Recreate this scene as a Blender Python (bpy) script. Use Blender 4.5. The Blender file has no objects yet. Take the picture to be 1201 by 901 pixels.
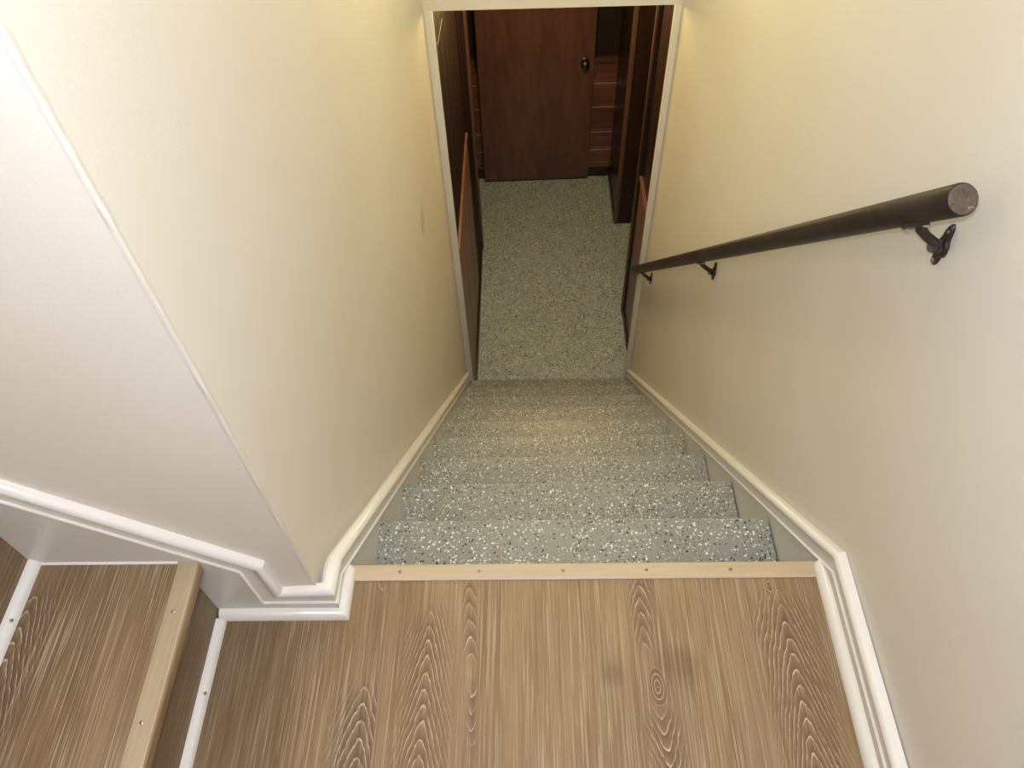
import bpy, bmesh, math, random
from mathutils import Vector, Matrix
from math import pi, sin, cos
random.seed(4)
S = bpy.context.scene
COL = S.collection

# ---------------------------------------------------------------- camera
RIGHT = Vector((0.99957611, 0.00389592, -0.02885175))
UP = Vector((0.01466892, 0.78862577, 0.61469848))
FWD = Vector((-0.02514805, 0.61486114, -0.78823433))
CAM = Vector((0.359166, -0.633665, 1.375918))
cd = bpy.data.cameras.new('camera')
cam = bpy.data.objects.new('camera', cd)
COL.objects.link(cam)
m = Matrix((RIGHT, UP, -FWD)).transposed().to_4x4()
m.translation = CAM
cam.matrix_world = m
cd.sensor_fit = 'HORIZONTAL'
cd.sensor_width = 36
cd.lens = 902.361 * 36 / 1201
cd.clip_start = 0.02
S.camera = cam

# ---------------------------------------------------------------- world, lights, exposure
w = bpy.data.worlds.new('world')
S.world = w
w.use_nodes = True
w.node_tree.nodes['Background'].inputs[0].default_value = (0.9, 0.8, 0.65, 1)
w.node_tree.nodes['Background'].inputs[1].default_value = 0.02
S.view_settings.view_transform = 'Standard'
S.view_settings.look = 'None'
S.view_settings.gamma = 1
S.view_settings.exposure = 0.0
S.view_settings.use_curve_mapping = False


def point_light(name, loc, power, color, radius):
    l = bpy.data.lights.new(name, 'POINT')
    l.energy = power
    l.color = color
    l.shadow_soft_size = radius
    o = bpy.data.objects.new(name, l)
    o.location = loc
    COL.objects.link(o)
    return o


# warm ceiling lamp over the landing, added fill lights over the stairs and in the lower hall, the camera's own flash
point_light('landing_lamp', (0.40, -1.1, 2.3), 35, (0.90, 0.90, 1.0), 0.15)
point_light('stair_fill_light', (0.45, 0.9, 2.1), 11, (0.84, 0.90, 1.0), 0.15)  # added fill to even out the light over the stairs
point_light('stairwell_fill_light', (0.45, 1.4, 1.0), 10.5, (1.0, 0.88, 0.36), 0.12)  # added fill floating mid-stairwell, no fixture there
point_light('hall_fill_light', (0.5, 2.9, -0.08), 40, (1.0, 0.70, 0.27), 0.2)  # unseen fill added behind the header to brighten the hall
fl = bpy.data.lights.new('camera_flash', 'SPOT')
fl.energy = 28
fl.color = (0.68, 0.79, 1.0)
fl.shadow_soft_size = 0.012
fl.spot_size = math.radians(125)
fl.spot_blend = 0.6
fo = bpy.data.objects.new('camera_flash', fl)
fm = m.copy()
fm.translation = CAM + UP * 0.06 - RIGHT * 0.01
fo.matrix_world = fm
COL.objects.link(fo)


# ---------------------------------------------------------------- materials
def newmat(name):
    mt = bpy.data.materials.new(name)
    mt.use_nodes = True
    nt = mt.node_tree
    return mt, nt, nt.nodes['Principled BSDF']


def node(nt, t, **kw):
    n = nt.nodes.new(t)
    for k, v in kw.items():
        if k in n.inputs:
            n.inputs[k].default_value = v
        else:
            setattr(n, k, v)
    return n


def mth(nt, op, a, b=None, c=None):
    n = nt.nodes.new('ShaderNodeMath')
    n.operation = op
    for i, v in enumerate((a, b, c)):
        if v is None:
            continue
        if isinstance(v, (int, float)):
            n.inputs[i].default_value = v
        else:
            nt.links.new(v, n.inputs[i])
    return n.outputs[0]


def ramp(nt, fac, stops, interp='LINEAR'):
    r = nt.nodes.new('ShaderNodeValToRGB')
    r.color_ramp.interpolation = interp
    el = r.color_ramp.elements
    while len(el) < len(stops):
        el.new(0.5)
    for e, (p, c) in zip(el, stops):
        e.position = p
        e.color = (c, c, c, 1) if isinstance(c, (int, float)) else (*c, 1)
    nt.links.new(fac, r.inputs[0])
    return r.outputs[0]


def mix(nt, fac, a, b, blend='MIX'):
    n = nt.nodes.new('ShaderNodeMix')
    n.data_type = 'RGBA'
    n.blend_type = blend
    for i, v in ((0, fac), (6, a), (7, b)):
        if isinstance(v, (int, float)):
            n.inputs[i].default_value = v
        elif isinstance(v, tuple):
            n.inputs[i].default_value = (*v, 1)
        else:
            nt.links.new(v, n.inputs[i])
    return n.outputs[2]


def coords(nt, scale=(1, 1, 1), loc=(0, 0, 0)):
    tc = nt.nodes.new('ShaderNodeTexCoord')
    mp = nt.nodes.new('ShaderNodeMapping')
    mp.inputs['Scale'].default_value = scale
    mp.inputs['Location'].default_value = loc
    nt.links.new(tc.outputs['Object'], mp.inputs[0])
    return mp.outputs[0]


def noise(nt, vec, scale, detail=3, rough=0.5):
    n = nt.nodes.new('ShaderNodeTexNoise')
    n.inputs['Scale'].default_value = scale
    n.inputs['Detail'].default_value = detail
    n.inputs['Roughness'].default_value = rough
    nt.links.new(vec, n.inputs['Vector'])
    return n.outputs[0]


def bump(nt, bs, h, strength, dist):
    b = nt.nodes.new('ShaderNodeBump')
    b.inputs['Strength'].default_value = strength
    b.inputs['Distance'].default_value = dist
    nt.links.new(h, b.inputs['Height'])
    nt.links.new(b.outputs[0], bs.inputs['Normal'])


def paint(name, col, rough, bstr=0.25, bscale=260, blotch=0.05, scuffs=()):
    mt, nt, bs = newmat(name)
    v = coords(nt)
    big = noise(nt, v, 2.3, 3)
    c = mix(nt, ramp(nt, big, [(0.35, 0.0), (0.7, 1.0)]), col, tuple(x * (1 - blotch * k) for x, k in zip(col, (0.7, 1.0, 1.7))))
    for (p, r, dark) in scuffs:
        d = nt.nodes.new('ShaderNodeVectorMath')
        d.operation = 'DISTANCE'
        nt.links.new(v, d.inputs[0])
        d.inputs[1].default_value = p
        n2 = noise(nt, v, 60, 2)
        f = mth(nt, 'MULTIPLY', ramp(nt, mth(nt, 'DIVIDE', d.outputs['Value'], r), [(0.0, 1.0), (1.0, 0.0)]),
                ramp(nt, n2, [(0.42, 0.0), (0.6, 1.0)]))
        c = mix(nt, f, c, dark)
    nt.links.new(c, bs.inputs['Base Color'])
    bs.inputs['Roughness'].default_value = rough
    h = mth(nt, 'ADD', noise(nt, v, bscale, 2), mth(nt, 'MULTIPLY', noise(nt, v, bscale / 6, 3), 1.2))
    bump(nt, bs, h, bstr, 0.0012)
    return mt


def epoxy(name, density, base, scale=170.0):
    """grey floor paint broadcast with black, white and rust chips"""
    mt, nt, bs = newmat(name)
    sp = nt.nodes.new('ShaderNodeSeparateXYZ')
    nt.links.new(coords(nt), sp.inputs[0])
    cb = nt.nodes.new('ShaderNodeCombineXYZ')
    nt.links.new(sp.outputs[0], cb.inputs[0])
    nt.links.new(mth(nt, 'SUBTRACT', sp.outputs[1], sp.outputs[2]), cb.inputs[1])
    v = cb.outputs[0]                       # one sheet that folds over treads and risers
    wv = nt.nodes.new('ShaderNodeVectorMath')
    wv.operation = 'ADD'
    ns = nt.nodes.new('ShaderNodeTexNoise')
    ns.inputs['Scale'].default_value = 220
    nt.links.new(v, ns.inputs['Vector'])
    sc = nt.nodes.new('ShaderNodeVectorMath')
    sc.operation = 'SCALE'
    sc.inputs['Scale'].default_value = 0.005
    nt.links.new(ns.outputs['Color'], sc.inputs[0])
    nt.links.new(v, wv.inputs[0])
    nt.links.new(sc.outputs[0], wv.inputs[1])
    col = mix(nt, ramp(nt, noise(nt, v, 7, 3), [(0.35, 0.0), (0.7, 1.0)]), base, tuple(b * 0.88 for b in base))
    patch = noise(nt, v, 6.0, 3, 0.6)
    for k, (s, rad, dens) in enumerate(((scale, 0.34, density * 0.55), (scale * 1.5, 0.36, density * 0.55))):
        vo = nt.nodes.new('ShaderNodeTexVoronoi')
        vo.voronoi_dimensions = '2D'
        vo.inputs['Scale'].default_value = s
        nt.links.new(wv.outputs[0], vo.inputs['Vector'])
        sep = nt.nodes.new('ShaderNodeSeparateColor')
        nt.links.new(vo.outputs['Color'], sep.inputs[0])
        rr = mth(nt, 'MULTIPLY_ADD', sep.outputs[1], rad, rad * 0.45)
        inside = mth(nt, 'LESS_THAN', vo.outputs['Distance'], rr)
        dn = mth(nt, 'MULTIPLY', ramp(nt, patch, [(0.33, 0.62), (0.6, 1.3)]), dens)
        on = mth(nt, 'LESS_THAN', sep.outputs[2], dn)
        chip = ramp(nt, sep.outputs[0], [(0.0, (0.015, 0.015, 0.017)), (0.38, (0.86, 0.85, 0.82)), (0.80, (0.42, 0.40, 0.36)),
                                         (0.92, (0.38, 0.22, 0.13))], 'CONSTANT')
        col = mix(nt, mth(nt, 'MULTIPLY', inside, on), col, chip)
    nt.links.new(col, bs.inputs['Base Color'])
    bs.inputs['Roughness'].default_value = 0.42
    bump(nt, bs, noise(nt, v, 180, 2), 0.15, 0.001)
    return mt


def oak(name, axis='Y', feats=(), tone=1.0, seed=0.0):
    """limed oak vinyl plank: brown ground, fine straight pores, nested cathedral arches at feats
    feats: (centre across, apex along, half width, direction)"""
    mt, nt, bs = newmat(name)
    tc = nt.nodes.new('ShaderNodeTexCoord')
    sp = nt.nodes.new('ShaderNodeSeparateXYZ')
    nt.links.new(tc.outputs['Object'], sp.inputs[0])
    X, Y, Z = sp.outputs
    if axis == 'YZ':           # riser board: runs along y, across is z
        X = Z
    cb = nt.nodes.new('ShaderNodeCombineXYZ')
    nt.links.new(X, cb.inputs[0])
    nt.links.new(Y, cb.inputs[1])
    cb.inputs[2].default_value = seed
    v = cb.outputs[0]

    def st(sx, sy):
        mp = nt.nodes.new('ShaderNodeMapping')
        mp.inputs['Scale'].default_value = (sx, sy, 1)
        mp.inputs['Location'].default_value = (seed * 3.1, seed * 1.7, seed)
        nt.links.new(v, mp.inputs[0])
        return mp.outputs[0]
    wob = mth(nt, 'SUBTRACT', noise(nt, st(9, 2.2), 1.0, 3), 0.5)
    fine = noise(nt, st(430, 5), 1.0, 2, 0.55)
    fine2 = noise(nt, st(240, 4), 1.0, 3, 0.6)
    blot = noise(nt, st(10, 2.5), 1.0, 3, 0.55)
    band = noise(nt, st(28, 1.4), 1.0, 2, 0.5)
    col = mix(nt, ramp(nt, blot, [(0.3, 0.0), (0.72, 1.0)]), tuple(tone * c for c in (0.25, 0.160, 0.084)), tuple(tone * c for c in (0.35, 0.242, 0.132)))
    col = mix(nt, mth(nt, 'MULTIPLY', ramp(nt, band, [(0.4, 1.0), (0.56, 0.0)]), 0.35), col, tuple(tone * c for c in (0.185, 0.113, 0.060)))
    col = mix(nt, mth(nt, 'MULTIPLY', ramp(nt, fine2, [(0.38, 1.0), (0.50, 0.0)]), 0.42), col, tuple(tone * c for c in (0.155, 0.093, 0.050)))
    amt = mth(nt, 'MULTIPLY', ramp(nt, band, [(0.36, 0.85), (0.62, 0.35)]), ramp(nt, fine, [(0.545, 0.0), (0.61, 1.0)]))
    col = mix(nt, mth(nt, 'MULTIPLY', amt, 0.75), col, tuple(min(1, tone + 0.1) * c for c in (0.55, 0.46, 0.31)))
    jag = mth(nt, 'SUBTRACT', noise(nt, st(160, 26), 1.0, 2), 0.5)
    for ft in feats:
        cx, ay, hw, dr = ft[:4]
        if dr == 0:
            continue
        ln = ft[4] if len(ft) > 4 else 9.0
        dx = mth(nt, 'ADD', mth(nt, 'SUBTRACT', X, cx), mth(nt, 'MULTIPLY', wob, 0.045))
        ax = mth(nt, 'SQRT', mth(nt, 'ADD', mth(nt, 'MULTIPLY', dx, dx), 0.00006))
        dy = mth(nt, 'MULTIPLY', mth(nt, 'SUBTRACT', Y, ay), dr)     # grows away from the apex
        f = mth(nt, 'SUBTRACT', mth(nt, 'MULTIPLY', dy, 36.0), mth(nt, 'MULTIPLY', ax, 135.0))
        f = mth(nt, 'ADD', f, mth(nt, 'MULTIPLY', jag, 0.55))
        f = mth(nt, 'ADD', f, mth(nt, 'MULTIPLY', wob, 2.5))
        fr = mth(nt, 'FRACT', f)
        line = ramp(nt, fr, [(0.0, 1.0), (0.05, 0.9), (0.17, 0.0), (0.98, 0.0), (1.0, 1.0)])
        shade = ramp(nt, fr, [(0.05, 0.25), (0.45, 0.5), (0.95, 1.0)])
        win = ramp(nt, mth(nt, 'DIVIDE', ax, hw), [(0.45, 1.0), (1.0, 0.0)])
        win2 = mth(nt, 'MULTIPLY', win, ramp(nt, mth(nt, 'MULTIPLY_ADD', dy, 4.0, 0.5), [(0.3, 0.0), (0.55, 1.0)]))
        win2 = mth(nt, 'MULTIPLY', win2, mth(nt, 'SMOOTH_MIN', 1.0, mth(nt, 'MAXIMUM', 0.0, mth(nt, 'MULTIPLY', mth(nt, 'SUBTRACT', ln, dy), 25.0)), 0.1))
        col = mix(nt, mth(nt, 'MULTIPLY', mth(nt, 'MULTIPLY', shade, win2), 0.9), col, tuple(tone * c for c in (0.155, 0.090, 0.052)))
        brk = ramp(nt, noise(nt, st(60, 40), 1.0, 2), [(0.38, 0.25), (0.55, 1.0)])
        col = mix(nt, mth(nt, 'MULTIPLY', mth(nt, 'MULTIPLY', line, win2), brk), col, (0.62, 0.53, 0.38))
    for (cx, ay, hw, dr) in [f for f in feats if f[3] == 0]:
        # small knot: closed rings round a brown heart, or (hw < 0) a smoky dark spot
        ex = mth(nt, 'MULTIPLY', mth(nt, 'SUBTRACT', mth(nt, 'MULTIPLY_ADD', wob, 0.04, X), cx), 2.6 if hw > 0 else 1.0)
        ey = mth(nt, 'SUBTRACT', mth(nt, 'MULTIPLY_ADD', jag, 0.004, Y), ay)
        rr = mth(nt, 'SQRT', mth(nt, 'ADD', mth(nt, 'MULTIPLY', ex, ex), mth(nt, 'MULTIPLY', ey, ey)))
        fade = ramp(nt, mth(nt, 'DIVIDE', rr, abs(hw)), [(0.3 if hw < 0 else 0.85, 1.0), (1.0, 0.0)])
        if hw < 0:
            col = mix(nt, mth(nt, 'MULTIPLY', fade, 0.45), col, (0.135, 0.082, 0.05))
            continue
        fr = mth(nt, 'FRACT', mth(nt, 'MULTIPLY', rr, 95.0))
        line = ramp(nt, fr, [(0.0, 1.0), (0.05, 0.9), (0.2, 0.0), (0.97, 0.0), (1.0, 1.0)])
        col = mix(nt, mth(nt, 'MULTIPLY', fade, 0.85), col, tuple(tone * c for c in (0.185, 0.11, 0.065)))
        col = mix(nt, mth(nt, 'MULTIPLY', line, fade), col, (0.60, 0.51, 0.37))
    nt.links.new(col, bs.inputs['Base Color'])
    bs.inputs['Roughness'].default_value = 0.5
    bs.inputs['Specular IOR Level'].default_value = 0.35
    bump(nt, bs, fine, 0.2, 0.0006)
    return mt


def stained(name, c1, c2, rough=0.35, axis=2, grain=90, stretch=0.05):
    mt, nt, bs = newmat(name)
    s = [1, 1, 1]
    s[axis] = stretch
    v = coords(nt, tuple(s))
    n1 = noise(nt, v, grain, 3, 0.6)
    n2 = noise(nt, v, grain / 8, 3, 0.6)
    f = mth(nt, 'MULTIPLY_ADD', n1, 0.5, mth(nt, 'MULTIPLY', n2, 0.5))
    c = ramp(nt, f, [(0.36, c1), (0.62, c2)])
    nt.links.new(c, bs.inputs['Base Color'])
    bs.inputs['Roughness'].default_value = rough
    bump(nt, bs, n1, 0.15, 0.0008)
    return mt


def metal(name, col, rough, metallic=1.0):
    mt, nt, bs = newmat(name)
    v = coords(nt)
    c = mix(nt, ramp(nt, noise(nt, v, 120, 3), [(0.4, 0.0), (0.7, 1.0)]), col, tuple(x * 0.7 for x in col))
    nt.links.new(c, bs.inputs['Base Color'])
    bs.inputs['Roughness'].default_value = rough
    bs.inputs['Metallic'].default_value = metallic
    return mt


M_WALL = paint('cream_wall_paint', (0.785, 0.74, 0.655), 0.55, scuffs=(((-0.008, 1.44, -0.36), 0.07, (0.42, 0.30, 0.18)),))
M_TRIM = paint('white_gloss_paint', (0.82, 0.80, 0.755), 0.24, 0.10, 90, 0.02)
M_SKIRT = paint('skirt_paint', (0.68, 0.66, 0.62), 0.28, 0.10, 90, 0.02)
M_EPOXY = epoxy('flake_epoxy_on_stairs', 0.37, (0.295, 0.315, 0.305))
M_EPOXYF = epoxy('flake_epoxy_on_hall_floor', 0.70, (0.44, 0.52, 0.48), 115.0)
M_NOSE = stained('tan_nosing_wood', (0.47, 0.36, 0.22), (0.57, 0.455, 0.295), 0.4, 0, 120, 0.04)
M_NOSEY = stained('tan_nosing_wood_lengthwise', (0.47, 0.36, 0.22), (0.57, 0.455, 0.295), 0.4, 1, 120, 0.04)
M_NOSESIDE = stained('brown_nosing_edge', (0.22, 0.14, 0.08), (0.38, 0.26, 0.14), 0.45, 1, 90, 0.05)
M_RAIL = stained('dark_rail_wood', (0.012, 0.0080, 0.0072), (0.032, 0.0215, 0.018), 0.45, 1, 60, 0.15)
M_RAILEND = stained('worn_rail_end', (0.050, 0.035, 0.023), (0.125, 0.088, 0.056), 0.5, 2, 200, 0.6)
nt = M_RAILEND.node_tree
bs = nt.nodes['Principled BSDF']
old = bs.inputs['Base Color'].links[0].from_socket
chip = ramp(nt, noise(nt, coords(nt, (1, 1, 1), (0.305, 0.115, 0.2)), 70, 4, 0.7), [(0.60, 0.0), (0.64, 1.0)])
nt.links.new(mix(nt, mth(nt, 'MULTIPLY', chip, 0.8), old, (0.42, 0.38, 0.32)), bs.inputs['Base Color'])
M_IRON = metal('dark_bronze', (0.045, 0.035, 0.03), 0.42, 0.5)
M_STEEL = metal('steel_screw', (0.5, 0.47, 0.42), 0.3)
M_NAIL = metal('nail_head', (0.30, 0.26, 0.21), 0.45, 0.6)
M_DOOR = stained('dark_door_veneer', (0.105, 0.047, 0.040), (0.185, 0.082, 0.068), 0.38, 2, 22, 0.18)
M_KNOB = metal('aged_brass', (0.22, 0.17, 0.11), 0.3)
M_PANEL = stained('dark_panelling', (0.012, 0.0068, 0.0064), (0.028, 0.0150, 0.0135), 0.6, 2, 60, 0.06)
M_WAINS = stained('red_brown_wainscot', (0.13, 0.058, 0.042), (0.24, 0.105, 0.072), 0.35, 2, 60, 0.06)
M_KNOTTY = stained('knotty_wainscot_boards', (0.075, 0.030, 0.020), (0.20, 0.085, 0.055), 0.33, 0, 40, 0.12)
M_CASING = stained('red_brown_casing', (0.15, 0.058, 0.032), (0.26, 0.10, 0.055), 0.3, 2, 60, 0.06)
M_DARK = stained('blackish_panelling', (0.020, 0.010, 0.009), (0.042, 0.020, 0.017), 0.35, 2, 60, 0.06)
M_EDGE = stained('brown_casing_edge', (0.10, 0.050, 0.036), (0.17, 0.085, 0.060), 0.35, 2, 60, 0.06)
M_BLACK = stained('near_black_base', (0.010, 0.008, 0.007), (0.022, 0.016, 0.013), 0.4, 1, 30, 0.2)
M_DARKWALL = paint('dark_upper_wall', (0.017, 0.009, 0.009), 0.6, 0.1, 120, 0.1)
for mt_, sp_ in ((M_RAIL, 0.3), (M_PANEL, 0.15), (M_DARK, 0.3)):
    mt_.node_tree.nodes['Principled BSDF'].inputs['Specular IOR Level'].default_value = sp_
M_CORD = metal('pale_cord', (0.6, 0.56, 0.5), 0.5, 0.0)


# ---------------------------------------------------------------- mesh helpers
def link(name, bm, mat, parent=None, smooth=False):
    bmesh.ops.recalc_face_normals(bm, faces=bm.faces)
    me = bpy.data.meshes.new(name)
    bm.to_mesh(me)
    bm.free()
    if smooth:
        for p in me.polygons:
            p.use_smooth = True
        me.set_sharp_from_angle(angle=math.radians(35))
    for mm in (mat if isinstance(mat, (list, tuple)) else (mat,)):
        me.materials.append(mm)
    o = bpy.data.objects.new(name, me)
    COL.objects.link(o)
    if parent:
        o.parent = parent
    return o


def tag(o, label, cat=None, group=None, kind=None):
    if label:
        o['label'] = label
    if cat:
        o['category'] = cat
    if group:
        o['group'] = group
    if kind:
        o['kind'] = kind
    return o


def empty(name, label, cat, group=None, kind=None):
    o = bpy.data.objects.new(name, None)
    o.empty_display_size = 0.1
    COL.objects.link(o)
    return tag(o, label, cat, group, kind)


def add_box(bm, x0, x1, y0, y1, z0, z1, bev=0.0):
    r = bmesh.ops.create_cube(bm, size=1)
    for v in r['verts']:
        v.co = Vector(((x0 + x1) / 2 + v.co.x * (x1 - x0), (y0 + y1) / 2 + v.co.y * (y1 - y0), (z0 + z1) / 2 + v.co.z * (z1 - z0)))
    if bev:
        es = list({e for v in r['verts'] for e in v.link_edges})
        bmesh.ops.bevel(bm, geom=es, offset=bev, segments=2, profile=0.6, affect='EDGES')


def box(name, x0, x1, y0, y1, z0, z1, mat, parent=None, bev=0.0):
    bm = bmesh.new()
    add_box(bm, x0, x1, y0, y1, z0, z1, bev)
    return link(name, bm, mat, parent, smooth=bev > 0)


def prism(bm, front, back):
    """solid between two matching polygons"""
    a = [bm.verts.new(p) for p in front]
    b = [bm.verts.new(p) for p in back]
    bm.faces.new(a)
    bm.faces.new(b[::-1])
    n = len(a)
    for i in range(n):
        bm.faces.new((a[i], b[i], b[(i + 1) % n], a[(i + 1) % n]))


def sweep(bm, secs, close=True):
    rings = [[bm.verts.new(p) for p in s] for s in secs]
    n = len(rings[0])
    for r, q in zip(rings, rings[1:]):
        for i in range(n):
            bm.faces.new((r[i], r[(i + 1) % n], q[(i + 1) % n], q[i]))
    if close:
        bm.faces.new(rings[0][::-1])
        bm.faces.new(rings[-1])


def lathe(bm, prof, origin, axis, seg=20):
    axis = Vector(axis).normalized()
    t = Vector((0, 0, 1)) if abs(axis.z) < 0.9 else Vector((1, 0, 0))
    a = axis.cross(t).normalized()
    b = axis.cross(a)
    o = Vector(origin)
    secs = []
    for r, h in prof:
        r = max(r, 1e-4)
        secs.append([o + axis * h + a * (r * cos(2 * pi * i / seg)) + b * (r * sin(2 * pi * i / seg)) for i in range(seg)])
    sweep(bm, secs)


def tube(bm, pts, rads, seg=12, flat=1.0):
    pts = [Vector(p) for p in pts]
    secs = []
    for i, p in enumerate(pts):
        t = (pts[min(i + 1, len(pts) - 1)] - pts[max(i - 1, 0)]).normalized()
        u = t.cross(Vector((0, 1, 0.05))).normalized()
        v = t.cross(u).normalized()
        r = rads[i] if isinstance(rads, (list, tuple)) else rads
        secs.append([p + u * (r * cos(2 * pi * k / seg)) + v * (r * flat * sin(2 * pi * k / seg)) for k in range(seg)])
    sweep(bm, secs)


def nail(parent, loc, axis=(0, 0, 1), r=0.0033, mat=None, name='nail_head'):
    bm = bmesh.new()
    lathe(bm, [(r, -0.001), (r, 0.0004), (r * 0.7, 0.0011), (0.0002, 0.0013)], loc, axis, 10)
    return link(name, bm, mat or M_NAIL, parent, True)


# moulding profile: (u across from the lower lip, v out from the board), u unit = 1 full width
MOULD = [(0.0, -0.010), (0.0, 0.0045), (0.03, 0.0064), (0.075, 0.0066), (0.11, 0.0050), (0.14, 0.0032), (0.3, 0.0030), (0.52, 0.0034),
         (0.60, 0.0050), (0.67, 0.0080), (0.75, 0.0100), (0.83, 0.0102), (0.91, 0.0082), (0.97, 0.0045), (1.0, 0.0005), (1.0, -0.010)]


def mould(name, verts, mat, parent):
    """verts: list of (point, U vector, V vector) already mitred"""
    bm = bmesh.new()
    sweep(bm, [[Vector(p) + Vector(U) * u + Vector(V) * v for u, v in MOULD] for p, U, V in verts])
    return link(name, bm, mat, parent, True)


def mitre(a, b):
    a, b = Vector(a), Vector(b)
    return (a + b) / (1 + a.normalized().dot(b.normalized()))


def quarter(r, n=6):
    pts = [(0.0, 0.0)]
    for i in range(n + 1):
        a = i / n * pi / 2
        pts.append((r * cos(a), r * sin(a)))   # (out, up)
    return pts


# ---------------------------------------------------------------- dimensions
RUN, RISE, W, N = 0.2316, 0.2271, 0.90, 9
Y1, Z1 = 0.2211, -0.2319                     # nosing of the first lower tread
FLOORZ = -2.2709
YJ = 2.062                                   # face of the doorway at the stair foot
CEIL = 2.42


def xl(y): return -0.024 + 0.0113 * (y + 0.0835)     # stairwell wall, left
def xr(y): return 0.9165 - 0.0055 * (y + 0.2)        # right
def fl_(y): return 0.0 + 0.0055 * max(y, 0)      # face of the left skirt board
def fr_(y): return 0.9045 - 0.0040 * max(y, 0)


# ---------------------------------------------------------------- setting: walls, ceilings, floors
bm = bmesh.new()
YE = YJ + 0.02
prism(bm, [(xl(-0.0835), -0.0835, -2.4), (xl(YE), YE, -2.4), (xl(YE), YE, CEIL), (xl(-0.0835), -0.0835, CEIL)],
      [(-0.14, -0.0835, -2.4), (-0.14, YE, -2.4), (-0.14, YE, CEIL), (-0.14, -0.0835, CEIL)])
bmesh.ops.bevel(bm, geom=[e for e in bm.edges if all(abs(v.co.y + 0.0835) < 1e-4 and v.co.x > -0.1 for v in e.verts)], offset=0.004, segments=3, affect='EDGES')
wl = link('wall_left', bm, M_WALL, None, True)
tag(wl, 'cream painted wall on the left side of the descending stairs', 'wall', kind='structure')
# rough painted corner bead on the outside corner
bm = bmesh.new()
secs = []
for i in range(150):
    z = 0.09 + (CEIL - 0.1) * i / 149
    k = 0.0018 + random.random() ** 3 * 0.0022
    c = Vector((xl(-0.0835) - 0.001, -0.0825, z))
    secs.append([c + Vector((-0.006, -0.001, 0)), c + Vector((-0.001, -k, 0)), c + Vector((k, -k * 0.6, 0)), c + Vector((k * 0.8, 0.003, 0)), c + Vector((0.0005, 0.008, 0)), c + Vector((-0.004, 0.004, 0))])
sweep(bm, secs)
link('corner_bead', bm, M_WALL, wl, True)

bm = bmesh.new()
prism(bm, [(-2.0, -0.0835, -0.1), (-0.14, -0.0835, -0.1), (-0.14, -0.0835, CEIL + 1.2), (-2.0, -0.0835, CEIL + 1.2)],
      [(-2.0, 0.06, -0.1), (-0.14, 0.06, -0.1), (-0.14, 0.06, CEIL + 1.2), (-2.0, 0.06, CEIL + 1.2)])
prism(bm, [(-0.14, -0.083, -0.1), (xl(-0.0835) - 0.004, -0.083, -0.1), (xl(-0.0835) - 0.004, -0.083, CEIL), (-0.14, -0.083, CEIL)],
      [(-0.14, -0.06, -0.1), (xl(-0.0835) - 0.004, -0.06, -0.1), (xl(-0.0835) - 0.004, -0.06, CEIL), (-0.14, -0.06, CEIL)])
tag(link('wall_front', bm, M_WALL), 'pale cream wall beside the short flight of steps going up', 'wall', kind='structure')

bm = bmesh.new()
prism(bm, [(xr(-1.4), -1.4, -2.4), (xr(YE), YE, -2.4), (xr(YE), YE, CEIL), (xr(-1.4), -1.4, CEIL)],
      [(1.05, -1.4, -2.4), (1.05, YE, -2.4), (1.05, YE, CEIL), (1.05, -1.4, CEIL)])
tag(link('wall_right', bm, M_WALL), 'cream painted wall carrying the dark handrail', 'wall', kind='structure')
tag(box('wall_back', -2.0, 1.05, -1.5, -1.4, -0.1, CEIL + 1.2, M_WALL), 'cream wall behind the landing', 'wall', kind='structure')
tag(box('wall_side', -2.1, -2.0, -1.5, 0.06, -0.1, CEIL + 1.2, M_WALL), 'cream wall at the top of the short steps', 'wall', kind='structure')
bm = bmesh.new()
add_box(bm, -0.4, 1.05, -1.5, YJ + 0.12, CEIL, CEIL + 0.05)
add_box(bm, -2.1, -0.4, -1.5, 0.06, CEIL + 1.2, CEIL + 1.25)
add_box(bm, -0.45, -0.4, -1.5, 0.06, CEIL, CEIL + 1.2)
tag(link('ceiling', bm, M_WALL), 'cream ceiling over the landing and stairs', 'ceiling', kind='structure')

# header wall over the foot of the stairs, with the cream corner strips of the opening
hw = box('wall_header', -0.05, 0.98, YJ, YJ + 0.10, 0.058, CEIL, M_WALL)
tag(hw, 'cream header wall above the opening at the stair foot', 'wall', kind='structure')
for nm, a, b in (('trim_left', -0.03, 0.0285), ('trim_right', 0.882, 0.93)):
    t = box(nm, a, b, YJ - 0.001, YJ + 0.022, FLOORZ, 0.058, M_WALL, None, 0.0015)
    tag(t, 'cream corner strip on the %s jamb of the opening below' % nm[5:], 'trim', kind='structure')

# ---------------------------------------------------------------- landing floor of oak-look planks
floor = box('floor', -0.23, 0.93, -1.4, -0.002, -0.05, -0.006, M_NOSESIDE)
tag(floor, 'limed oak look plank floor of the landing', 'floor', kind='structure')
seams = [-0.230, -0.100, 0.085, 0.267, 0.470, 0.700, 0.925]
PL = [
    (0.72, [(-0.245, -0.10, 0.045, 1)], 1.3),
    (0.90, [(0.060, -0.25, 0.055, -1), (0.075, -0.02, 0.02, 1, 0.1)], 2.9),
    (1.06, [(0.165, -0.115, 0.055, -1), (0.246, -0.03, 0.018, -1, 0.17), (0.25, -0.30, 0.014, 1, 0.1)], 5.7),
    (1.08, [], 8.4),
    (1.04, [(0.560, -0.02, 0.026, -1, 0.16), (0.572, -0.42, 0.036, 1, 0.165), (0.572, -0.228, 0.034, 0), (0.612, -0.19, -0.045, 0), (0.490, -0.205, -0.030, 0)], 12.6),
    (1.00, [(0.815, -0.09, 0.075, -1), (0.802, -0.048, 0.015, 0)], 20.4),
]
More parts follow.
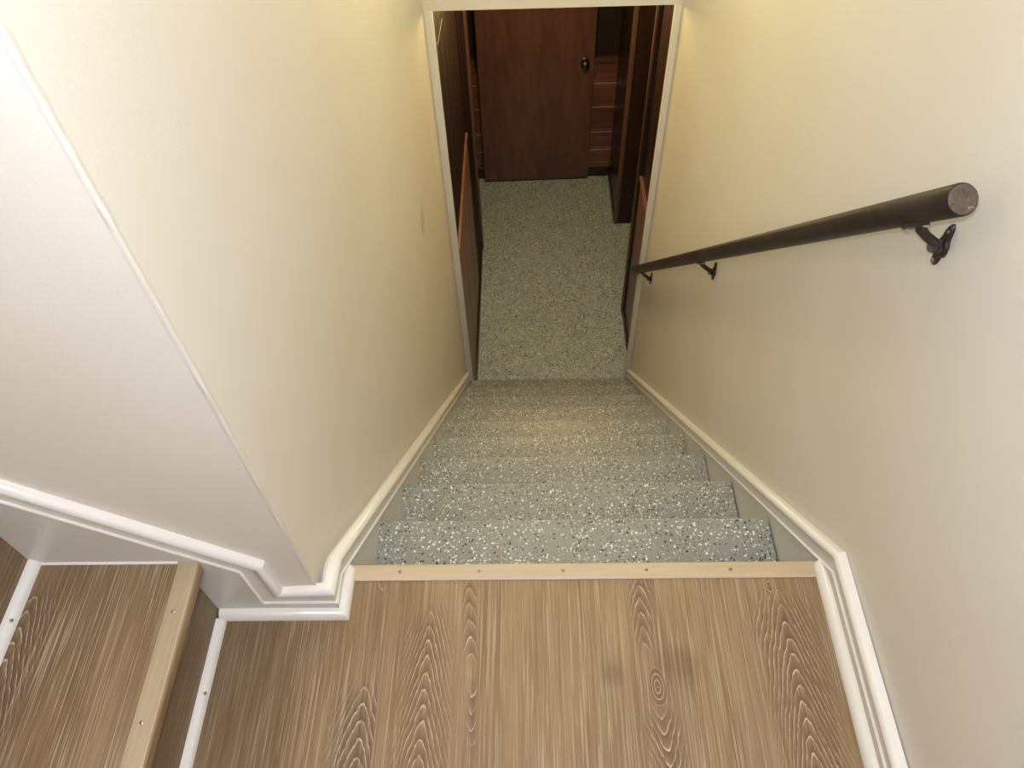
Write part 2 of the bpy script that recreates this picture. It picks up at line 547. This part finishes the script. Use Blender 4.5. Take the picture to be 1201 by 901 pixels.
for i, (tone, feats, seed) in enumerate(PL):
    a, b = seams[i], seams[i + 1]
    bm = bmesh.new()
    add_box(bm, a + 0.0001, b - 0.0001, -1.4, -0.004, -0.006, 0.0, 0.0003)
    link('plank', bm, oak('limed_oak_plank_%d' % i, 'Y', feats, tone, seed), floor, True)

# tan nosing strip along the landing edge
ns = empty('stair_nosing', 'tan wooden nosing strip nailed along the landing edge', 'stair nosing')
bm = bmesh.new()
prof = [(-0.031, 0.0), (-0.031, 0.0022), (-0.029, 0.0035), (-0.004, 0.0035), (0.001, 0.002), (0.002, -0.002), (0.002, -0.028), (-0.004, -0.028), (-0.004, 0.0)]
sweep(bm, [[(x, y, z) for y, z in prof] for x in (0.0105, 0.8935)])
link('strip', bm, M_NOSE, ns, True)
for x in (0.103, 0.255, 0.414, 0.572, 0.730):
    nail(ns, (x, -0.0145, 0.0035))

# ---------------------------------------------------------------- descending stairs
st = empty('staircase', 'grey speckled epoxy stairs descending to the lower hall', 'staircase')
for k in range(1, N + 1):
    y, z = Y1 + (k - 1) * RUN, Z1 - (k - 1) * RISE
    yb = y - RUN - 0.03
    bm = bmesh.new()
    pr = [(yb, z - 0.03), (y - 0.008, z - 0.03), (y - 0.002, z - 0.026), (y, z - 0.018), (y, z - 0.008), (y - 0.002, z - 0.003), (y - 0.007, z), (yb, z)]
    sweep(bm, [[(x, a, b) for a, b in pr] for x in (0.0008, 0.8995)])
    link('tread', bm, M_EPOXY, st, True)
for k in range(0, N + 1):
    y = (Y1 + (k - 1) * RUN) - 0.022 if k else -0.006
    z0 = (Z1 - k * RISE) if k < N else FLOORZ
    z1 = (Z1 - (k - 1) * RISE - 0.03) if k else -0.03
    box('riser', 0.0008, 0.8995, y - 0.012, y, z0, z1, M_EPOXY, st)

# ---------------------------------------------------------------- skirt boards and mouldings down the stairs
SL = -0.982


def liplow(y): return 0.007 + SL * y


cs, sn = cos(math.atan(SL)), sin(math.atan(SL))
for side in ('left', 'right'):
    fx = fl_ if side == 'left' else fr_
    wx = xl if side == 'left' else xr
    out = 1 if side == 'left' else -1
    y0 = -0.088 if side == 'left' else -1.4
    YB = YJ - 0.004
    # flat board: landing stretch plus the stretch raking down the stairs
    bm = bmesh.new()
    ys = [y0, -0.03, 0.0, 0.5, 1.0, 1.5, YB]
    top = [(y, 0.075 if y < -0.02 else liplow(y) + 0.05) for y in ys]
    poly = top + [(YB, FLOORZ + 0.02), (YB - 0.15, FLOORZ + 0.02), (0.0, -0.45), (y0, -0.04)]
    prism(bm, [(fx(y), y, z) for y, z in poly], [(wx(y) - out * 0.002, y, z) for y, z in poly])
    bb = link('baseboard_' + side, bm, M_SKIRT)
    tag(bb, 'white skirt board stepping down the %s wall of the stairs' % side, 'baseboard', kind='structure')
    if side == 'right':
        V = Vector((-1, 0, 0))
        U1, U2 = Vector((0, 0, 1)), Vector((0, -sn, cs))
        WD, WS = 0.058, 0.041
        yb = -0.045
        mm = mitre(U1, U2)
        pts = [((fx(-1.39), -1.39, 0.047), U1 * WD, V), ((fx(yb), yb, 0.047), mm * 0.048, V),
               ((fx(0.5), 0.5, liplow(0.5)), U2 * WS, V), ((fx(1.2), 1.2, liplow(1.2)), U2 * WS, V), ((fx(YB), YB, liplow(YB)), Vector((0, 0, 1)) * WS / cs, V)]
        mould('cap_moulding', pts, M_TRIM, bb)
        # shoe moulding along the landing
        bm = bmesh.new()
        q = quarter(0.0175)
        f0 = fx(-0.5)
        sweep(bm, [[(f0 - o_, y, u_) for o_, u_ in q] for y in (-1.39, -0.008)] + [[(f0 - o_ * 0.7, 0.0, u_ * 0.7) for o_, u_ in q]])
        link('shoe_moulding', bm, M_TRIM, bb, True)

# left: moulding of the front wall and the stairwell wall is one mitred run
bf = bmesh.new()
YF = -0.0895
poly = [(-2.0, 2.15), (-2.0, -0.05), (-0.005, -0.05), (-0.005, 0.075), (-0.115, 0.075), (-0.115, 0.2), (-0.16, 0.235)]
prism(bf, [(x, YF, z) for x, z in poly], [(x, -0.080, z) for x, z in poly])
front = link('baseboard_front', bf, M_SKIRT)
tag(front, 'white skirt board running up beside the short upper steps', 'baseboard', kind='structure')
VF, VL = Vector((0, -1, 0)), Vector((1, 0, 0))
d = Vector((-0.267, 0, 0.243)).normalized()
Us = Vector((-d.x and d.z, 0, -d.x)).normalized()      # perpendicular to the rake, upward
Us = Vector((d.z, 0, -d.x))
Uv, Uh = Vector((1, 0, 0)), Vector((0, 0, 1))
WD = 0.053
U2 = Vector((0, -sn, cs))
xb = fl_(0)
pts = [((-2.0, YF, 0.183 + (2.0 - 0.136) * 0.91), Us * WD, VF),
       ((-0.136, YF, 0.183), mitre(Us, Uv) * 0.050, VF),
       ((-0.134, YF, 0.049), mitre(Uv, Uh) * 0.050, VF),
       ((xb, YF, 0.049), Uh * 0.058, VF + VL),
       ((xb, -0.042, 0.049), mitre(Uh, U2) * 0.046, VL),
       ((fl_(0.5), 0.5, liplow(0.5)), U2 * 0.042, VL), ((fl_(1.2), 1.2, liplow(1.2)), U2 * 0.041, VL),
       ((fl_(YJ - .004), YJ - 0.004, liplow(YJ - 0.004)), Vector((0, 0, 1)) * 0.041 / cs, VL)]
mould('cap_moulding', pts, M_TRIM, front)
bm = bmesh.new()
q = quarter(0.0175)
x0 = xb + 0.0
secs = [[(-0.2225, YF - o_, u_) for o_, u_ in q], [(x0 + o_, YF - o_, u_) for o_, u_ in q], [(x0 + o_, -0.008, u_) for o_, u_ in q],
        [(x0 + o_ * 0.7, -0.001, u_ * 0.7) for o_, u_ in q]]
sweep(bm, secs)
link('shoe_moulding', bm, M_TRIM, front, True)

# ---------------------------------------------------------------- short flight going up to the left
up = empty('upper_staircase', 'oak look steps with tan nosing climbing to the left', 'staircase')
UR, UZ = 0.243, 0.215
XN = -0.191
oakt = [oak('limed_oak_step_%d' % i, 'Y', f, t, s) for i, (f, t, s) in enumerate((
    ([(-0.45, -0.16, 0.06, -1)], 0.95, 31.0), ([(-0.70, -0.08, 0.10, -1)], 0.80, 37.0), ([], 0.9, 41.0), ([], 0.9, 43.0)))]
oakr = oak('limed_oak_riser', 'YZ', [], 0.72, 51.0)
nose_p = [(0.0, 0.0), (-0.001, 0.0015), (-0.032, 0.0015), (-0.032, -0.006), (-0.004, -0.006), (-0.004, -0.04), (0.0, -0.04)]
YA, YBK = YF, -1.385
for i in range(5):
    z = UZ * (i + 1)
    x = XN - UR * i
    xf = x - 0.034                       # riser face
    # riser, oak-look board; its shade is put into a darker tone
    box('riser', xf - 0.012, xf, YBK, YA, UZ * i, z - 0.006, oakr, up)
    # tread plank
    bm = bmesh.new()
    add_box(bm, xf - UR + 0.0, x - 0.030, YBK, YA, z - 0.012, z, 0.0006)
    link('tread', bm, oakt[min(i, 3)], up, True)
    # shoe strip in the corner under the riser
    bm = bmesh.new()
    q = quarter(0.0155)
    sweep(bm, [[(xf + o_, y, UZ * i + u_) for o_, u_ in q] for y in (YBK, YA if i else YF - 0.018)])
    sh = link('shoe_strip', bm, M_TRIM, up, True)
    for yy in ((-0.239, -0.62, -1.0) if i == 0 else (-0.19, -0.57, -0.95)):
        nail(sh, (xf + 0.0115, yy, UZ * i + 0.0112), (0.7, 0, 0.7), 0.003)
    # nosing: tan top, brown rounded edge
    nz = None
    bm = bmesh.new()
    pr = [(-0.0325, -0.006), (-0.0325, 0.0012), (-0.030, 0.0025), (-0.002, 0.0025), (0.0, 0.001), (0.0, -0.006)]
    sweep(bm, [[(x + a, y, z + b) for a, b in pr] for y in (YBK, YA)])
    nz = link('nosing', bm, M_NOSEY, up, True)
    bm = bmesh.new()
    pr = [(-0.02, -0.006), (0.0, -0.006), (0.0005, -0.012), (-0.001, -0.028), (-0.005, -0.036), (-0.012, -0.040), (-0.034, -0.040), (-0.034, -0.03), (-0.02, -0.03)]
    sweep(bm, [[(x + a, y, z + b) for a, b in pr] for y in (YBK, YA)])
    tag(link('nosing_edge', bm, M_NOSESIDE, nz, True), 'brown rounded edge under the tan nosing')
    for yy in (-0.174, -0.339, -0.51, -0.68, -0.85):
        nail(nz, (x - 0.0185, yy, z + 0.0025), (0, 0, 1), 0.003, M_STEEL)
    bm = bmesh.new()
    sweep(bm, [[(xx, YA + 0.001, z - 0.002), (xx, YA - 0.0035, z - 0.002), (xx, YA - 0.003, z + 0.0012), (xx, YA + 0.001, z + 0.0045)] for xx in (xf - UR + 0.016, x - 0.034)])
    link('caulk_bead', bm, M_TRIM, up, True)
# ---------------------------------------------------------------- handrail
hr = empty('handrail', 'dark round wooden handrail on iron brackets on the right wall', 'handrail')
A, B = Vector((0.862, 0.085, 0.790)), Vector((0.862, 2.10, -1.245))
dr = (A - B).normalized()
bm = bmesh.new()
R_ = 0.0197
lathe(bm, [(R_ * 0.9, 0.0), (R_, 0.003)] + [(R_, (A - B).length * t / 12) for t in range(1, 12)] + [(R_, (A - B).length - 0.003), (R_ * 0.90, (A - B).length)], B, dr, 32)
rail = link('rail', bm, M_RAIL, hr, True)
bm = bmesh.new()
lathe(bm, [(R_ * 0.89, -0.001), (R_ * 0.88, 0.0008), (R_ * 0.5, 0.0012), (0.0002, 0.0012)], A, dr, 32)
tag(link('rail_end', bm, M_RAILEND, rail, True), 'worn brown sawn end of the rail')
for yp in (0.148, 1.040, 1.868):
    c = B + (A - B) * ((yp + 0.003 - B.y) / (A.y - B.y))          # on the rail's axis
    wx = xr(yp)
    pz = c.z - 0.062
    n_ = Vector((0, sn, -cs)) if False else Vector((0, dr.z, -dr.y))
    if n_.z > 0:
        n_ = -n_
    und = c + n_ * R_
    bm = bmesh.new()
    # curved arm from under the rail down to the wall plate
    P = [und + Vector((0.0, 0, 0.002)), und + Vector((0.002, 0.0, -0.008)), und + Vector((0.013, -0.002, -0.019)), und + Vector((0.027, -0.004, -0.029)), Vector((wx - 0.014, yp, pz - 0.002)), Vector((wx - 0.003, yp, pz - 0.002))]
    tube(bm, P, [0.0062, 0.0068, 0.0064, 0.0066, 0.0085, 0.011], 12)
    br = link('bracket', bm, M_IRON, hr, True)
    # saddle under the rail
    bm = bmesh.new()
    secs = []
    for t in range(9):
        s = -0.040 + 0.060 * t / 8
        half = 0.0095 * math.sqrt(max(0.08, 1 - ((s + 0.010) / 0.031) ** 2)) + 0.0015
        p = und + dr * (s - 0.006)
        secs.append([p + Vector((half * k, 0, 0)) + n_ * h for k, h in ((-1, -0.002), (1, -0.002), (0.9, 0.003), (0, 0.005), (-0.9, 0.003))])
    sweep(bm, secs)
    link('saddle', bm, M_IRON, br, True)
    # lobed wall plate
    bm = bmesh.new()
    prof = []
    for i in range(40):
        a = 2 * pi * i / 40
        r = 0.0170 + 0.0172 * max(0.0, cos(2 * (a - pi / 2))) ** 2 + 0.004 * max(0, cos(a - pi)) ** 4 + 0.006 * max(0, cos(3 * (a + pi / 6)) * 0.4)
        prof.append((r * cos(a) * 0.62, r * sin(a)))
    sweep(bm, [[(wx + 0.002, yp + a, pz + b) for a, b in prof], [(wx - 0.003, yp + a, pz + b) for a, b in prof], [(wx - 0.0055, yp + a * 0.88, pz + b * 0.9) for a, b in prof]])
    link('wall_plate', bm, M_IRON, br, True)
    for a, b in ((0.0, 0.0255), (0.0088, -0.004), (0.0, -0.0265)):
        nail(br, (wx - 0.0055, yp + a, pz + b), (-1, 0, 0), 0.0042, M_STEEL, 'screw')
    for s in (-0.031, 0.013):
        nail(br, und + dr * s + n_ * 0.0045, n_, 0.0048, M_STEEL, 'screw')

# ---------------------------------------------------------------- lower hall
tag(box('floor_hall', -1.3, 2.3, YJ - 0.06, 4.4, FLOORZ - 0.05, FLOORZ, M_EPOXYF), 'grey flake epoxy floor of the lower hall', 'floor', kind='structure')
tag(box('ceiling_hall', -1.3, 2.3, YJ + 0.10, 4.4, 0.09, 0.14, M_DARKWALL), 'dark ceiling of the lower hall', 'ceiling', kind='structure')
YW = YJ + 0.024
ZT = 0.09


def boards_x(parent, x, out, y0, y1, z0, z1, wdt, mat, gap=0.004, th=0.012):
    """vertical boards on a wall whose face is at x and looks along out"""
    n = max(1, round((y1 - y0) / wdt))
    bw = (y1 - y0) / n
    for i in range(n):
        bm = bmesh.new()
        a = y0 + bw * i + gap / 2
        xx = x + random.uniform(-0.0006, 0.0006)
        add_box(bm, min(xx, xx - out * th), max(xx, xx - out * th), a, a + bw - gap, z0, z1, 0.0022)
        o = link('board', bm, mat, parent, True)


# left hall wall, panelled, ending in a door casing
CZL = -1.075
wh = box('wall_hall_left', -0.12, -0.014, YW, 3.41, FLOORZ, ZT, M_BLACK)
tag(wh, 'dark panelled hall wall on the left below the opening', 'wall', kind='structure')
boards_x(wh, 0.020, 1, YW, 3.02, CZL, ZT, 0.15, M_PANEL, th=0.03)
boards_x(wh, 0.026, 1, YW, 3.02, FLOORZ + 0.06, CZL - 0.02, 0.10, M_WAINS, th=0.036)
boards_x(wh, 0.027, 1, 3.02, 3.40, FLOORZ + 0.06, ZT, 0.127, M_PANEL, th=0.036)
box('wainscot_cap', -0.01, 0.032, YW, 3.02, CZL - 0.022, CZL, M_WAINS, wh, 0.003)
box('base_strip', -0.01, 0.036, YW, 3.40, FLOORZ, FLOORZ + 0.07, M_BLACK, wh, 0.003)
box('casing', -0.10, 0.042, 3.40, 3.455, FLOORZ, ZT, M_EDGE, wh, 0.004)
box('jamb', -0.12, 0.020, 3.455, 3.475, FLOORZ, ZT, M_PANEL, wh)

# right hall wall up to the side opening
CZR = -1.18
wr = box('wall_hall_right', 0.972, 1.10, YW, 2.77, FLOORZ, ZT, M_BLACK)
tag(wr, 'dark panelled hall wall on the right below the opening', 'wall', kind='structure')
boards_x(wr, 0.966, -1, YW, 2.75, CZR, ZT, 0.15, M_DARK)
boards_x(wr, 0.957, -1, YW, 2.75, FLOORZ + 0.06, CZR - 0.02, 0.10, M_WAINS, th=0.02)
box('wainscot_cap', 0.948, 0.98, YW, 2.75, CZR - 0.022, CZR, M_WAINS, wr, 0.004)
box('base_strip', 0.949, 0.98, YW, 2.75, FLOORZ, FLOORZ + 0.07, M_BLACK, wr, 0.003)
box('casing', 0.945, 1.11, 2.75, 2.80, FLOORZ, ZT, M_DARK, wr, 0.004)
box('casing_edge', 0.942, 0.952, 2.79, 2.805, FLOORZ, ZT, M_EDGE, wr, 0.002)  # lit edge of the casing, put in as a lighter coloured strip

# pier beyond the side opening
pr_ = box('wall_pier', 0.975, 2.3, 3.66, 4.4, FLOORZ, ZT, M_BLACK)
tag(pr_, 'dark stained wall end standing right of the brown door', 'wall', kind='structure')
box('face_panel', 0.990, 1.6, 3.648, 3.66, FLOORZ + 0.005, ZT, M_DARK, pr_)
box('corner_casing', 0.962, 0.990, 3.640, 3.672, FLOORZ + 0.005, ZT, M_EDGE, pr_, 0.003)
box('side_panel', 0.966, 0.976, 3.672, 4.19, FLOORZ + 0.005, ZT, M_DARK, pr_)
box('base_strip', 0.960, 0.976, 3.672, 4.19, FLOORZ, FLOORZ + 0.08, M_BLACK, pr_, 0.002)

# far wall with horizontal knotty boards
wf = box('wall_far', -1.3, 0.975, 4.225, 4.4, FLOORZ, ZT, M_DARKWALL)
tag(wf, 'far hall wall with red brown boarded wainscot behind the door', 'wall', kind='structure')
joints = [-1.355, -1.505, -1.685, -1.885, -2.035, -2.165]
for a, b in zip(joints, joints[1:]):
    bm = bmesh.new()
    pr = [(4.226, b), (4.210, b), (4.204, b + 0.004), (4.204, b + 0.014), (4.209, b + 0.018), (4.204, b + 0.022), (4.204, a - 0.010), (4.209, a - 0.004), (4.209, a), (4.226, a)]
    sweep(bm, [[(x, y, z) for y, z in pr] for x in (-0.9, 0.972)])
    link('board', bm, M_KNOTTY, wf, True)
box('wainscot_cap', -0.9, 0.972, 4.188, 4.226, -1.355, -1.322, M_KNOTTY, wf, 0.005)
box('base_cap', -0.9, 0.970, 4.196, 4.226, -2.185, -2.165, M_CASING, wf, 0.003)
box('base_strip', -0.9, 0.970, 4.200, 4.226, FLOORZ, -2.185, M_BLACK, wf)
tag(box('wall_hall_side', 2.2, 2.3, YJ, 3.66, FLOORZ, ZT, M_DARKWALL), 'dark wall in the side room on the right', 'wall', kind='structure')
tag(box('wall_hall_end', -1.3, -1.2, YJ, 4.4, FLOORZ, ZT, M_DARKWALL), 'dark wall in the side room on the left', 'wall', kind='structure')
tag(box('wall_hall_front', 1.05, 2.3, YJ, YJ + 0.1, FLOORZ, ZT, M_DARKWALL), 'dark wall beside the stair foot', 'wall', kind='structure')

# open flush door lying against the far wall
dn = empty('door_1', 'dark brown flush door standing open against the far wall', 'door', kind='structure')
dn.location = (0.035, 4.148, 0)
dn.rotation_euler = (0, 0, math.radians(1.6))
bm = bmesh.new()
add_box(bm, 0.0, 0.772, 0.0, 0.032, FLOORZ + 0.014, -0.20, 0.002)
link('slab', bm, M_DOOR, dn, True)
box('bottom_edge', 0.002, 0.770, 0.002, 0.030, FLOORZ + 0.002, FLOORZ + 0.014, M_BLACK, dn)
bm = bmesh.new()
lathe(bm, [(0.031, 0.0), (0.031, 0.003), (0.026, 0.006), (0.012, 0.008), (0.010, 0.024), (0.016, 0.030), (0.025, 0.038), (0.0275, 0.047), (0.025, 0.056), (0.016, 0.062), (0.001, 0.064)], (0.708, 0.0, -1.335), (0, -1, 0), 24)
link('knob', bm, M_KNOB, dn, True)
for z in (-2.05, -1.3, -0.45):
    bm = bmesh.new()
    lathe(bm, [(0.006, -0.045), (0.006, 0.045)], (-0.004, 0.004, z), (0, 0, 1), 10)
    link('hinge', bm, M_IRON, dn, True)

# thin pale cord hanging inside the opening on the dark left wall
bm = bmesh.new()
tube(bm, [(0.0225, 2.405, -0.141), (0.0222, 2.29, -0.133), (0.0225, 2.17, -0.121)], 0.0016, 6)
tag(link('cord', bm, M_CORD, None, True), 'thin pale cord lying on the dark left hall wall just inside the opening', 'cord')
